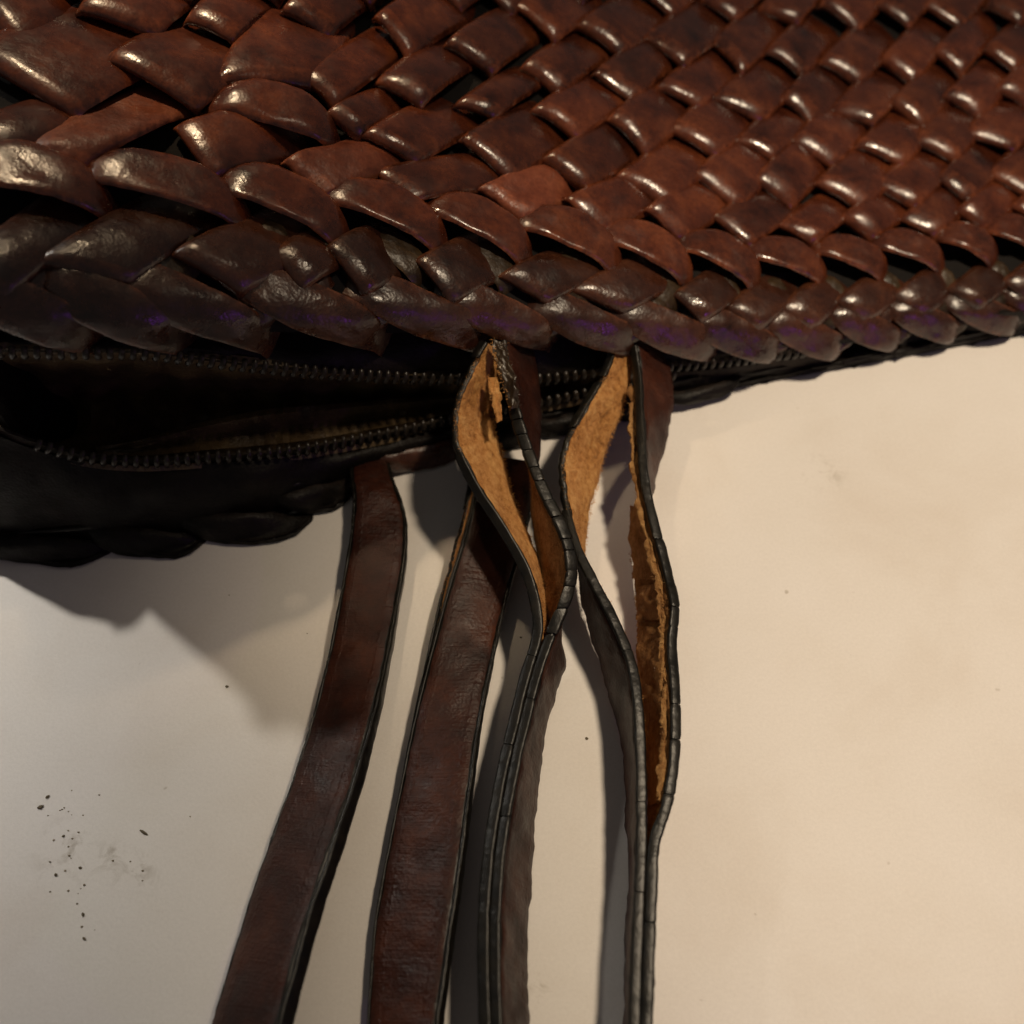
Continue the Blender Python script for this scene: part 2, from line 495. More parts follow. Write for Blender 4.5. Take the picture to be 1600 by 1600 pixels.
def leaf_piece(name, parent, mat, Sx, Sy, Ex, Ey, wpx, bend=0.0, taper=0.55, end=0.0042, bulge=0.0012, lift=0.0, base=0.0, surf=None, nu=17, t=0.0012, wig=1.0, skew=0.0, flat=1.0, pw=0.75, tilt=0.0, crease=0.00008, ramp=0.0):
    """a strap of a braid: bowed strip whose two ends dive under its neighbours"""
    A = np.array([Sx, Sy], float); E = np.array([Ex, Ey], float)
    d = E - A
    pr = np.array([-d[1], d[0]]) / np.linalg.norm(d)
    if pr[1] < 0: pr = -pr            # +v is the lower side in the picture
    f = surf or S
    vs = np.array([-1, -.95, -.85, -.6, -.3, 0, .3, .6, .85, .95, 1])
    us = np.linspace(-0.08, 1.08, nu)
    top = np.zeros((nu, len(vs), 3))
    s1, s2, s3 = (random.uniform(0, 9) for _ in range(3))
    c = A + d * .5
    N = nrm(np.cross(f(c[0] + 12, c[1]) - f(c[0] - 12, c[1]), f(c[0], c[1] - 12) - f(c[0], c[1] + 12)))
    for i, u in enumerate(us):
        uc = min(max(u, 0), 1)
        tp = taper + (1 - taper) * math.sin(math.pi * uc) ** pw
        for j, v in enumerate(vs):
            p = A + d * u + pr * (bend * 4 * u * (1 - u) + v * wpx * .5 * tp + 0.02 * wpx * wig * fbm(u * 6 + (3 if v > 0 else 0), s1) * abs(v)) + d * skew * v
            h = base - end * abs(2 * u - 1) ** 4.5 - bulge * 0.7 * abs(v) ** 2.2 - 0.0010 * flat * abs(v) ** 16 + tilt * v
            h += lift * max(0, v) ** 2 * math.sin(math.pi * uc)
            h += 0.00028 * wig * fbm(u * 7 + v * 2.4, s2) + 0.00018 * wig * fbm(u * 17 - v * 6, s3)
            h += ramp * (1 - 2 * u)
            h += crease * math.sin(9 * v + 5 * fbm(u * 3, s1) + 4 * u) * (0.4 + 0.6 * abs(2 * u - 1))
            top[i, j] = f(*p) + N * h
    n = np.cross(np.gradient(top, axis=0), np.gradient(top, axis=1))
    n /= np.linalg.norm(n, axis=2, keepdims=True) + 1e-12
    if np.dot(n[nu // 2, 5], N) < 0: n = -n
    wr = np.tile(np.abs(vs) ** 9 * 0.9, (nu, 1)) + 0.12
    return sheet(name, top, n, t, mat, parent, 60, np.clip(wr, 0, 1))

# upper lacing of the rim ("leaf" turns) ------------------------------------------------
leaf_piece('weave_strip', panel, M_WEAVE, 335, 142, 528, 200, 66, -12, 0.5, 0.0035, 0.0012, base=0.001)
LEAF = [(-70, 252, 172, 305, 84), (118, 252, 392, 326, 74), (340, 268, 548, 362, 74), (508, 286, 706, 376, 66), (668, 306, 838, 398, 62), (812, 328, 980, 412, 62),
        (942, 350, 1090, 430, 58), (1066, 366, 1196, 438, 56), (1164, 380, 1302, 432, 50), (1270, 376, 1396, 426, 48), (1362, 368, 1486, 414, 46), (1466, 356, 1566, 404, 46), (1542, 342, 1646, 396, 46), (1626, 330, 1726, 380, 46)]
for (a, b, c, d, ww) in LEAF:
    leaf_piece('weave_strip', panel, M_WEAVE, a, b, c, d, ww, -ww * 0.22, 0.5, 0.0040, 0.0010, lift=0.0014, base=0.0006)

# braided rim -----------------------------------------------------------------------------
# core roll below the braid
xs = np.linspace(-70, 1770, 70)
top = np.zeros((70, 16, 3)); nor = np.zeros_like(top)
for i, x in enumerate(xs):
    sc = float(np.interp(x, [0, 1600], [1.2, 0.85]))
    for j, t in enumerate(np.linspace(0, 1, 16)):
        y = y_rim(x) - 150 * sc + t * (150 * sc - 3)
        n = SN(x, y)
        top[i, j] = S(x, y) - n * 0.0046; nor[i, j] = n
rim = sheet('braided_rim', top, nor, 0.002, M_BLACK, bag)

UPB = [(-60, 440, 118, 345, 80), (78, 425, 300, 318, 80), (285, 428, 482, 330, 76), (498, 440, 648, 352, 70), (652, 450, 792, 362, 66), (776, 462, 932, 384, 62), (902, 472, 1058, 398, 60),
       (1052, 484, 1172, 410, 56), (1140, 486, 1254, 412, 52), (1238, 482, 1340, 412, 48), (1328, 474, 1430, 406, 46), (1416, 464, 1514, 398, 44), (1500, 452, 1600, 386, 44), (1586, 440, 1690, 372, 44)]
QUAD = [(-62, 408, 0, 452, 100, -92), (72, 402, 186, 428, 112, -84), (282, 392, 372, 442, 106, -62), (432, 388, 470, 440, 60, -40), (520, 380, 566, 446, 62, -34), (658, 404, 704, 464, 78, -44), (786, 428, 852, 466, 82, -46), (898, 450, 972, 484, 86, -50),
        (1060, 456, 1096, 498, 66, -46), (1140, 478, 1184, 512, 62, -52), (1222, 478, 1266, 512, 64, -52), (1310, 468, 1352, 502, 64, -50), (1398, 460, 1440, 494, 62, -48), (1484, 450, 1526, 482, 62, -48), (1570, 438, 1612, 470, 62, -48), (1656, 424, 1698, 456, 60, -46)]
for q in QUAD:                    # "/" strands
    scale_piece(*q, M_RIM, name='braid_strand', parent=rim, sink=-0.0003)
for k in range(len(QUAD) - 1):    # thin olive strands seen between them
    Lx, Ly, Bx, By, dx, dy = QUAD[k]
    nx, ny, bx, by = QUAD[k + 1][:4]
    e = np.array([Bx - Lx, By - Ly])
    A0 = np.array([Lx + dx, Ly + dy]) + e * 0.18
    E0 = np.array([nx, ny]) + np.array([bx - nx, by - ny]) * 0.35
    wl = np.linalg.norm(e)
    leaf_piece('braid_strand', rim, M_OLIVE, A0[0], A0[1] - 8, E0[0], E0[1], wl * .55, -5, 0.75, 0.0020, 0.0004, base=-0.0024, wig=0.8, flat=0.2, crease=0.00005)
    # and the lower return that comes up from the edge
    A1 = np.array([Bx, By]) + np.array([dx, dy]) * 0.45 + e * 0.15
    leaf_piece('braid_strand', rim, random.choice((M_OLIVE, M_RIM)), A1[0] - dx * .55, A1[1] - dy * .25 + 14, A1[0] + dx * .42, A1[1] - 10, wl * .55, 3, 0.7, 0.0020, 0.0004, base=-0.0024, wig=0.8, flat=0.2, crease=0.00005)
LOW = [(-64, 432, 140, 528, 80), (80, 430, 290, 530, 78), (205, 430, 425, 524, 72), (398, 438, 610, 522, 70), (578, 446, 772, 528, 66), (715, 458, 880, 532, 60), (860, 476, 1010, 540, 58),
       (982, 484, 1136, 548, 58), (1102, 496, 1236, 556, 54), (1214, 496, 1334, 552, 50), (1314, 486, 1424, 540, 46), (1406, 476, 1514, 526, 46), (1494, 464, 1610, 512, 46), (1588, 452, 1700, 498, 46)]
for (a, b, c, d, ww) in LOW:      # "\" strands forming the scalloped lower edge
    leaf_piece('braid_strand', rim, M_RIM, a - 0.14 * (c - a), b - 0.20 * (d - b), c, d, ww * 1.12, 7, 0.62, 0.0042, 0.0010, base=-0.0008, wig=1.3, flat=0.2, pw=0.8, tilt=-0.0002, crease=0.00018, ramp=-0.0002)
for k in range(len(LOW) - 1):     # small return strands between the scallops
    a, b, c, d, ww = LOW[k]
    leaf_piece('braid_strand', rim, random.choice((M_OLIVE, M_RIM)), c - ww * .85, d + ww * .02, c + ww * .30, d - ww * .62, ww * .55, 4, 0.65, 0.0022, 0.0006, base=-0.0026, wig=0.9, flat=0.3)

# ------------------------------------------------------------------ front: gusset, zip, lining
def z_gus(px, py):
    k = (y_bot(px) - py) / max(y_bot(px) - y_rim(px), 12)
    return max(z_rim(px) * k - 4.0 * min(max(k, 0), 1), 0.2)
def Gs(px, py, dz=0.0):
    return P(px, py, max(z_gus(px, py) + dz, 0.15))
T1 = smooth1([(-120, 548), (-60, 548), (100, 550), (245, 553), (315, 562), (430, 575), (525, 583), (640, 590), (735, 592), (850, 592), (950, 579), (1060, 571), (1130, 565), (1200, 556), (1280, 547), (1420, 530)])
T2 = smooth1([(-120, 640), (-60, 652), (70, 697), (140, 714), (210, 720), (332, 714), (455, 704), (560, 686), (640, 670), (700, 656), (780, 641), (860, 626), (935, 610), (990, 597), (1060, 584), (1130, 577), (1200, 567), (1280, 557), (1420, 540)])

def band(name, mat, x0, x1, fa, fb, nx, ny, dz, parent, wave=0.0, t=0.0012):
    top = np.zeros((nx, ny, 3))
    for i, x in enumerate(np.linspace(x0, x1, nx)):
        for j, s in enumerate(np.linspace(0, 1, ny)):
            y = fa(x) + s * (fb(x) - fa(x))
            d = dz(x, s) if callable(dz) else dz
            top[i, j] = Gs(x, y, d + wave * (fbm(x * .018 + s * 3, 1) + 0.5 * fbm(x * .045 - s * 5, 4)))
    n = np.cross(np.gradient(top, axis=0), np.gradient(top, axis=1))
    n /= np.linalg.norm(n, axis=2, keepdims=True) + 1e-12
    if np.dot(n[nx // 2, ny // 2], CAM - top[nx // 2, ny // 2]) < 0: n = -n
    return sheet(name, top, n, t, mat, parent)

gusset = band('gusset', M_GUSSET, -62, 1700, lambda x: y_rim(x) - 26, lambda x: T1(x) - 6 if x < 1400 else y_bot(x) - 8, 70, 6, lambda x, s: -9 * (1 - s) ** 1.5, bag, 0.8)
gusset2 = band('gusset', M_GUSSET, -62, 1750, lambda x: min(T2(x) + 10, y_bot(x) - 14), y_bot, 80, 14, lambda x, s: 3.0 * math.sin(s * 3.14) * float(np.interp(x, [600, 1100], [1, 0.2])), bag, 1.2)
lining = band('lining', M_LINING, -62, 1010, lambda x: T1(x) - 4, lambda x: T2(x) + 8, 90, 16,
              lambda x, s: -26 * math.sin(math.pi * s) ** 0.8 * float(np.interp(x, [-100, 250, 800, 1000], [1, 1, 0.35, 0.05])) + 2.2 * math.sin(x * .09 + s * 2) * math.sin(math.pi * s), bag, 1.0)
band('lining_fold', M_LINING, 150, 745, lambda x: T1(x) + (T2(x) - T1(x)) * float(np.interp(x, [150, 300, 420, 620, 745], [0.93, 0.66, 0.48, 0.40, 0.42])), lambda x: T2(x) - 4, 60, 8,
     lambda x, s: -5 - 3.0 * (1 - s) + 1.6 * math.sin(s * 9) + 0.5 * math.sin(x * .33), bag, 0.9)
zipper = bpy.data.objects.new('zipper', None)
col.objects.link(zipper); zipper.parent = bag
band('zip_tape', M_TAPE, -58, 1300, lambda x: T1(x) - 12, lambda x: T1(x) + 1, 80, 4, -0.6, zipper, 0, 0.0008)
band('zip_tape', M_TAPE, -58, 1300, lambda x: T2(x) - 1, lambda x: T2(x) + 14, 80, 4, -0.3, zipper, 0, 0.0008)

def tooth_mesh():
    # one turn of the nylon coil: a bent rounded hoop
    V, F = [], []
    path = []
    for k in range(9):
        a = math.pi * (k / 8)
        path.append((0, 0.0015 * math.cos(a), 0.0010 * math.sin(a)))
    m = 6
    for k, p in enumerate(path):
        q0 = np.array(path[max(k - 1, 0)]); q1 = np.array(path[min(k + 1, 8)])
        tdir = nrm(q1 - q0); sx = np.array([1.0, 0, 0]); up = np.cross(tdir, sx)
        for j in range(m):
            a = 2 * math.pi * j / m
            V.append(np.array(p) + sx * 0.00062 * math.cos(a) + up * 0.00048 * math.sin(a))
    for k in range(8):
        for j in range(m):
            F.append((k * m + j, k * m + (j + 1) % m, (k + 1) * m + (j + 1) % m, (k + 1) * m + j))
    F.append(tuple(range(m))[::-1]); F.append(tuple(range(8 * m, 9 * m)))
    return mesh('zipper_tooth', V, F, None, None, 70)
TM = tooth_mesh(); TM.materials.append(M_TOOTH)
from mathutils import Matrix
def teeth(curve, x0, x1, pitch, dz):
    x = x0
    pts = []
    last = None
    acc = 0
    while x < x1:
        p = Gs(x, curve(x), dz)
        if last is None or np.linalg.norm(p - last) >= pitch:
            pts.append((x, p)); last = p
        x += 1.0
    for x, p in pts:
        tx = nrm(Gs(x + 4, curve(x + 4), dz) - Gs(x - 4, curve(x - 4), dz))
        up = nrm(Gs(x, curve(x) - 6, dz) - Gs(x, curve(x) + 6, dz))
        up = nrm(up - tx * np.dot(up, tx))
        nz = np.cross(tx, up)
        o = bpy.data.objects.new('zipper_tooth', TM)
        col.objects.link(o); o.parent = zipper
        o.matrix_local = Matrix(((tx[0], up[0], nz[0], p[0]), (tx[1], up[1], nz[1], p[1]), (tx[2], up[2], nz[2], p[2]), (0, 0, 0, 1)))
teeth(T1, -60, 1290, 0.0021, 0.4)
teeth(T2, 60, 1060, 0.0021, 0.6)

# lower rim of the back panel
def Lr(px, py, dz=0.0):
    return P(px, py, max(float(np.interp(py, [y_bot(px) - 60, y_bot(px) - 10, y_bot(px) + 18], [12, 6.5, 1.2])), 0.4))
low = band('lower_rim', M_GUSSET, -62, 1100, lambda x: y_bot(x) - 26, lambda x: y_bot(x) + 2, 60, 5, -1.0, bag, 0)
LB = [(-66, 846, 158, 872, 46), (138, 842, 310, 858, 44), (285, 826, 478, 828, 48), (440, 790, 560, 768, 40), (585, 728, 735, 700, 40), (715, 706, 850, 672, 34), (835, 676, 960, 648, 30), (940, 654, 1060, 624, 26), (1040, 630, 1160, 600, 22)]
for (a, b, c, d, ww) in LB:
    leaf_piece('braid_strand', low, M_RIM if 560 < a < 700 else M_GUSSET, a, b, c, d, ww, 5, 0.5, 0.0025, 0.0016, base=0.0006, surf=Lr, wig=1.5)  # browner strand right of strap 1: light falling there is put into its colour
# stitched seam line along the lower gusset
def seam(name, mat, pts, r, parent):
    C = catmull([Gs(*p) for p in pts], 60)
    V, F = [], []
    for i in range(60):
        tt = nrm(C[min(i + 1, 59)] - C[max(i - 1, 0)])
        a = nrm(np.cross(tt, [0, 0, 1])); b = np.cross(a, tt)
        for j in range(6):
            an = j * math.pi / 3
            V.append(C[i] + (a * math.cos(an) + b * math.sin(an)) * r)
    for i in range(59):
        for j in range(6):
            F.append((i * 6 + j, i * 6 + (j + 1) % 6, i * 6 + 6 + (j + 1) % 6, i * 6 + 6 + j))
    return link(name, mesh(name, V, F, None, None, 0), parent, (mat,))
seam('piping', M_COAT, [(-60, 838, 1.5), (120, 826, 1.5), (250, 806, 1.6), (330, 785, 1.8), (420, 766, 1.8), (520, 742, 1.6)], 0.0006, gusset2)

# back panel on the table, closing the bag underneath
top = np.zeros((30, 10, 3)); nor = np.zeros_like(top); nor[..., 2] = 1
for i, x in enumerate(np.linspace(-66, 1745, 30)):
    for j, t in enumerate(np.linspace(0, 1, 10)):
        y = (y_bot(x) - 6) + t * (60 - y_bot(x))
        top[i, j] = P(x, y, 2.2)
sheet('back_panel', top, nor, 0.0018, M_GUSSET, bag)
# left end of the bag
top = np.zeros((24, 8, 3)); nor = np.zeros_like(top); nor[..., 0] = -1
for i, s in enumerate(np.linspace(0, 1, 24)):
    y = y_rim(-66) - 10 + s * (-165 - y_rim(-66))
    a = S(-70, y) - SN(-70, y) * 0.006
    for j, q in enumerate(np.linspace(0, 1, 8)):
        top[i, j] = a * (1 - q) + np.array([a[0] * 1.0, a[1], 0.003]) * q + np.array([-0.006 * math.sin(math.pi * q), 0, 0])
sheet('side_panel', top, nor, 0.0015, M_GUSSET, bag)

# ------------------------------------------------------------------ straps
def ribbon(name, parent, rows, t, mats, N=120, M=8, wob=0.0002, crown=0.0, flip=False, edge_noise=0.0):
    """flat strap layer: rows are (edge 1, edge 2) of the visible face; mats = face, back, edge 1, edge 2"""
    A = catmull([P(*r[0]) for r in rows], N)
    B = catmull([P(*r[1]) for r in rows], N)
    s1, s2 = random.uniform(0, 9), random.uniform(0, 9)
    mid = (A + B) / 2
    tang = np.gradient(mid, axis=0)
    al = np.concatenate([[0], np.cumsum(np.linalg.norm(np.diff(mid, axis=0), axis=1))])
    n_prev = None
    V, UV, F, MI = [], [], [], []
    ns, ws = [], []
    rows_pts = []
    for i in range(N):
        wv = B[i] - A[i]
        wl = np.linalg.norm(wv); wd = wv / wl
        n = nrm(np.cross(tang[i], wd))
        if n_prev is None:
            if np.dot(n, CAM - mid[i]) < 0: n = -n
            if flip: n = -n
        elif np.dot(n, n_prev) < 0:
            n = -n
        n_prev = n
        ns.append(n); ws.append(wd)
        s = al[i] * 1000
        a0 = A[i] + wd * (edge_noise * fbm(s * .55, s1) + edge_noise * .6 * fbm(s * 1.9, s2)); b0 = B[i] + wd * (edge_noise * fbm(s * .5, s2) + edge_noise * .6 * fbm(s * 2.1, s1))
        wv = b0 - a0; wl = np.linalg.norm(wv)
        r = min(t * .35, 0.0006)
        sec = []
        for k in range(M + 1):
            v = r / wl + (1 - 2 * r / wl) * k / M
            z = crown * (1 - (2 * v - 1) ** 2) + wob * fbm(s * .28 + v * 3, s1) + wob * .5 * fbm(s * .8 - v * 5, s2)
            sec.append((a0 + wv * v + n * z, v, 0))
        zt = wob * fbm(s * .28 + 3, s1)
        sec.append((b0 + n * (zt - r), 1.02, 3)); sec.append((b0 + n * (zt - t + r), 1.05, 3))
        for k in range(M + 1):
            v = 1 - (r / wl + (1 - 2 * r / wl) * k / M)
            z = crown * (1 - (2 * v - 1) ** 2) + wob * fbm(s * .28 + v * 3, s1) + wob * .5 * fbm(s * .8 - v * 5, s2)
            sec.append((a0 + wv * v + n * (z - t), v, 1))
        zt = wob * fbm(s * .28, s1)
        sec.append((a0 + n * (zt - t + r), -.05, 2)); sec.append((a0 + n * (zt - r), -.02, 2))
        K = len(sec)
        for p, v, m_ in sec:
            V.append(p); UV.append((al[i], v * 0.0135))
    seg_m = [0] * M + [3, 3, 3] + [1] * M + [2, 2, 2]
    for i in range(N - 1):
        for k in range(K):
            F.append((i * K + k, i * K + (k + 1) % K, (i + 1) * K + (k + 1) % K, (i + 1) * K + k)); MI.append(seg_m[k])
    F.append(tuple(range(K))); MI.append(2)
    F.append(tuple(range((N - 1) * K, N * K))[::-1]); MI.append(2)
    me = mesh(name, V, F, UV, MI, 55)
    import bmesh
    bm = bmesh.new(); bm.from_mesh(me); bmesh.ops.recalc_face_normals(bm, faces=bm.faces); bm.to_mesh(me); bm.free()
    o = link(name, me, parent, mats)
    return dict(o=o, A=A, B=B, n=np.array(ns), w=np.array(ws), al=al, t=t, N=N)

def coat(R, edge, s0, s1, hw, hh, parent, mat=None, lump=0.25, name='edge_coating', n_off=0.0):
    """raised bead of edge paint on one edge of a strap layer between two fractions of its length"""
    N = R['N']
    n = max(6, int((s1 - s0) * N * 1.4))
    idx = np.linspace(s0 * (N - 1), s1 * (N - 1), n)
    V, F = [], []
    K = 10
    sd = random.uniform(0, 9)
    for q, f in enumerate(idx):
        i = min(int(f), N - 2); a = f - i
        g = lambda arr: arr[i] * (1 - a) + arr[i + 1] * a
        e = g(R['A'] if edge == 1 else R['B']); nn = nrm(g(R['n'])); ww = nrm(g(R['w'])) * (-1 if edge == 1 else 1)
        c = e - nn * (R['t'] / 2 - n_off)
        endt = min(1, 0.90 + 0.10 * min(q, n - 1 - q))
        l = 1 + lump * fbm(f * .45, sd)
        for k in range(K):
            an = 2 * math.pi * k / K
            cx = math.copysign(abs(math.cos(an)) ** 0.5, math.cos(an)); sy = math.copysign(abs(math.sin(an)) ** 0.5, math.sin(an))
            V.append(c + nn * cx * hw * endt * (1 + lump * .4 * fbm(f * .5, sd + 3)) + ww * sy * hh * l * endt)
    for q in range(n - 1):
        for k in range(K):
            F.append((q * K + k, q * K + (k + 1) % K, (q + 1) * K + (k + 1) % K, (q + 1) * K + k))
    F.append(tuple(range(K))[::-1]); F.append(tuple(range((n - 1) * K, n * K)))
    return link(name, mesh(name, V, F, None, None, 60), parent, (mat or M_COAT,))

def fibres(R, edge, s0, s1, count, parent, mat, lmax=0.0011, face=1.0):
    """loose suede fibres along a torn edge"""
    V, F = [], []
    N = R['N']
    for _ in range(count):
        f = random.uniform(s0, s1) * (N - 1); i = int(f)
        e = (R['A'] if edge == 1 else R['B'])[i]; nn = R['n'][i]; ww = R['w'][i] * (-1 if edge == 1 else 1)
        tg = nrm(np.cross(nn, ww))
        b = e - nn * random.uniform(-0.1, 0.9) * R['t'] * .5 - ww * random.uniform(0, 0.0008) + tg * random.uniform(-.0004, .0004)
        d = nrm(ww * random.uniform(.2, 1) + nn * random.uniform(-.2, .9) * face + tg * random.uniform(-.9, .9))
        l = random.uniform(.25, 1) ** 1.5 * lmax
        k = len(V); hw = tg * random.uniform(.00004, .00009)
        m_ = b + d * l * .55 + nn * random.uniform(-.0001, .0001)
        V += [b - hw, b + hw, m_ + hw * .8, m_ - hw * .8, b + d * l + tg * random.uniform(-.3, .3) * l]
        F += [(k, k + 1, k + 2, k + 3), (k + 3, k + 2, k + 4)]
    o = link('suede_fibres', mesh('suede_fibres', V, F, None, None, 0), parent, (mat,))
    o['kind'] = 'stuff'
    return o

def fuzz(R, s0, s1, count, parent, mat, lmax=0.0006, side=1):
    """nap standing on the face of a suede layer (side 1: visible face, -1: back)"""
    V, F = [], []
    N = R['N']
    for _ in range(count):
        i = int(random.uniform(s0, s1) * (N - 1)); v = random.random()
        nn = R['n'][i] * side
        tg = nrm(np.cross(nn, R['w'][i]))
        b = R['A'][i] * (1 - v) + R['B'][i] * v + (0 if side > 0 else 1) * nn * R['t'] + tg * random.uniform(-.0006, .0006)
        d = nrm(nn * random.uniform(.25, 1) + tg * random.uniform(-1, 1) + R['w'][i] * random.uniform(-1, 1))
        l = random.uniform(.3, 1) * lmax
        hw = nrm(np.cross(d, nn)) * random.uniform(.00004, .00008)
        k = len(V)
        V += [b - hw - nn * .00015, b + hw - nn * .00015, b + d * l]
        F += [(k, k + 1, k + 2)]
    o = link('suede_fibres', mesh('suede_fibres', V, F, None, None, 0), parent, (mat,))
    o['kind'] = 'stuff'
    return o

def strap_root(label):
    o = bpy.data.objects.new('handle_strap', None)
    col.objects.link(o); o.parent = bag
    o['label'] = label
    return o

# strap 1: flat, far left ------------------------------------------------------------------
s1 = strap_root('flat dark brown strap, leftmost of the four')
R1 = ribbon('leather_layer', s1, [((560, 690, 4), (604, 694, 4)), ((549, 732, 7), (610, 738, 6.5)), ((553, 765, 8.5), (622, 770, 7.5)), ((552, 805, 8), (632, 808, 7)), ((545, 860, 7.5), (632, 865, 7)), ((527, 960, 6.5), (615, 965, 7)), ((505, 1060, 5.5), (594, 1065, 8)), ((470, 1180, 4.8), (562, 1185, 10)),
                            ((430, 1290, 4.4), (524, 1300, 12.5)), ((385, 1420, 4.2), (478, 1435, 14)), ((330, 1600, 4.2), (430, 1610, 15)), ((305, 1690, 4.2), (408, 1700, 15))], 0.0036, (M_STRAP, M_STRAP, M_COAT, M_COAT), N=150, wob=0.00022, edge_noise=0.00016, crown=0.0004)
coat(R1, 2, 0.0, 1.0, 0.0016, 0.0005, s1)
coat(R1, 1, 0.0, 1.0, 0.0016, 0.0004, s1)
# strap 2: flat, split along its upper left edge -------------------------------------------
s2 = strap_root('flat brown strap second from left, its upper left edge split open')
R2 = ribbon('leather_layer', s2, [((752, 712, 13), (842, 722, 8)), ((744, 770, 12), (832, 785, 6.5)), ((728, 835, 11), (815, 852, 6)), ((702, 920, 9.5), (792, 930, 6)), ((672, 1030, 8), (770, 1025, 6.5)), ((647, 1130, 6.5), (748, 1130, 7.5)), ((624, 1240, 5.5), (732, 1240, 9)),
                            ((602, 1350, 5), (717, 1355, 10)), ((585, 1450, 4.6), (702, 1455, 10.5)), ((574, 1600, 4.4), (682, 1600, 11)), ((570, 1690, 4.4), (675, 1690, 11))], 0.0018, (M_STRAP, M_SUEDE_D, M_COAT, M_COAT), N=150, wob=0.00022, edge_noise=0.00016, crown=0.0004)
R2b = ribbon('leather_layer', s2, [((740, 712, 9), (830, 722, 5)), ((732, 772, 8), (822, 785, 4)), ((714, 840, 7.5), (808, 852, 3.6)), ((691, 925, 7), (788, 930, 4)), ((667, 1032, 6), (770, 1027, 4.6)), ((645, 1132, 4.6), (748, 1132, 5.6)), ((624, 1242, 3.6), (732, 1242, 7.1)),
                            ((602, 1352, 3.1), (717, 1357, 8.1)), ((586, 1452, 2.7), (702, 1457, 8.6)), ((575, 1602, 2.5), (682, 1602, 9.1)), ((571, 1692, 2.5), (675, 1692, 9.1))], 0.0018, (M_SUEDE, M_STRAP, M_COAT, M_COAT), N=150, wob=0.00022, edge_noise=0.0002)
coat(R2, 2, 0.02, 1.0, 0.0011, 0.0005, s2)
coat(R2b, 2, 0.02, 1.0, 0.0011, 0.0005, s2)
coat(R2, 1, 0.06, 1.0, 0.0009, 0.0003, s2)
coat(R2b, 1, 0.30, 1.0, 0.0009, 0.0003, s2)
coat(R2b, 1, 0.0, 0.13, 0.0009, 0.0004, s2)
fibres(R2b, 1, 0.1, 0.33, 160, s2, M_SUEDE, 0.0006)

# strap 3: on edge, two layers peeled apart near the bag -----------------------------------
s3 = strap_root('strap third from left, standing on edge, its two layers peeled apart and its black edge paint cracked')
R3o = ribbon('outer_layer', s3, [((785, 508, 37), (832, 524, 28)), ((797, 572, 33), (846, 618, 21)), ((812, 645, 29.5), (848, 676, 16)), ((832, 705, 27), (842, 738, 13)), ((858, 770, 25), (843, 805, 11)), ((886, 828, 23), (850, 865, 9)), ((899, 880, 21), (854, 918, 7)), ((893, 930, 19), (862, 972, 5)),
                               ((869, 990, 17.2), (884, 1030, 3)), ((846, 1054, 16.4), (868, 1092, 2)), ((830, 1120, 16), (853, 1155, 1.5)), ((811, 1200, 16), (842, 1235, 1)), ((793, 1300, 16), (836, 1330, .8)), ((783, 1400, 16), (828, 1425, .5)), ((781, 1500, 16), (827, 1520, .5)), ((784, 1600, 16), (827, 1612, .5)), ((786, 1690, 16), (828, 1698, .5))],
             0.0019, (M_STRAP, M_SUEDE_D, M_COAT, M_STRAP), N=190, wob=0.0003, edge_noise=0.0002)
R3i = ribbon('inner_layer', s3, [((762, 535, 36), (784, 552, 30)), ((738, 577, 34), (777, 600, 27)), ((714, 640, 31), (772, 660, 22)), ((718, 695, 29), (788, 712, 18)), ((746, 755, 26), (803, 772, 15)), ((790, 822, 23), (831, 844, 12)), ((828, 890, 20), (852, 912, 9)), ((846, 955, 18), (860, 990, 6)),
                               ((845, 1000, 17), (862, 1034, 4)), ((828, 1056, 16.4), (850, 1093, 2)), ((812, 1121, 16), (835, 1156, 1.5)), ((793, 1201, 16), (824, 1236, 1)), ((775, 1301, 16), (818, 1331, .8)), ((765, 1401, 16), (810, 1426, .5)), ((763, 1501, 16), (809, 1521, .5)), ((766, 1601, 16), (809, 1613, .5)), ((768, 1691, 16), (810, 1699, .5))],
             0.0019, (M_SUEDE, M_STRAP, M_COAT, M_STRAP), N=190, wob=0.0003, edge_noise=0.0003)
# cracked edge paint: separate chips near the split, longer runs below
cr = [0.10, 0.118, 0.136, 0.160, 0.186, 0.212, 0.232, 0.262, 0.290, 0.330, 0.352, 0.392, 0.424, 0.462, 0.503]
for a, b in zip(cr[:-1], cr[1:]):
    coat(R3o, 1, a, b - random.uniform(0.0012, 0.0026), random.uniform(0.00125, 0.0015), random.uniform(0.0005, 0.0008), s3, lump=0.12)
for a, b in ((0.505, 0.60), (0.601, 0.735), (0.736, 1.0)):
    coat(R3o, 1, a, b, 0.00114, 0.0005, s3, lump=0.12)
for a, b in ((0.0, 0.04), (0.20, 0.40), (0.40, 0.53), (0.531, 0.66), (0.661, 1.0)):
    coat(R3i, 1, a, b, 0.00114, 0.00045, s3, lump=0.12)
fibres(R3i, 1, 0.02, 0.50, 1100, s3, M_SUEDE, 0.0008)
fibres(R3i, 2, 0.02, 0.50, 1100, s3, M_SUEDE, 0.0010)
fibres(R3o, 1, 0.0, 0.12, 160, s3, M_SUEDE_D, 0.0014)
fibres(R3o, 2, 0.22, 0.5, 160, s3, M_SUEDE_D, 0.0006)
fuzz(R3i, 0.02, 0.5, 5000, s3, M_SUEDE)
fuzz(R3o, 0.2, 0.5, 1800, s3, M_SUEDE_D, side=-1)
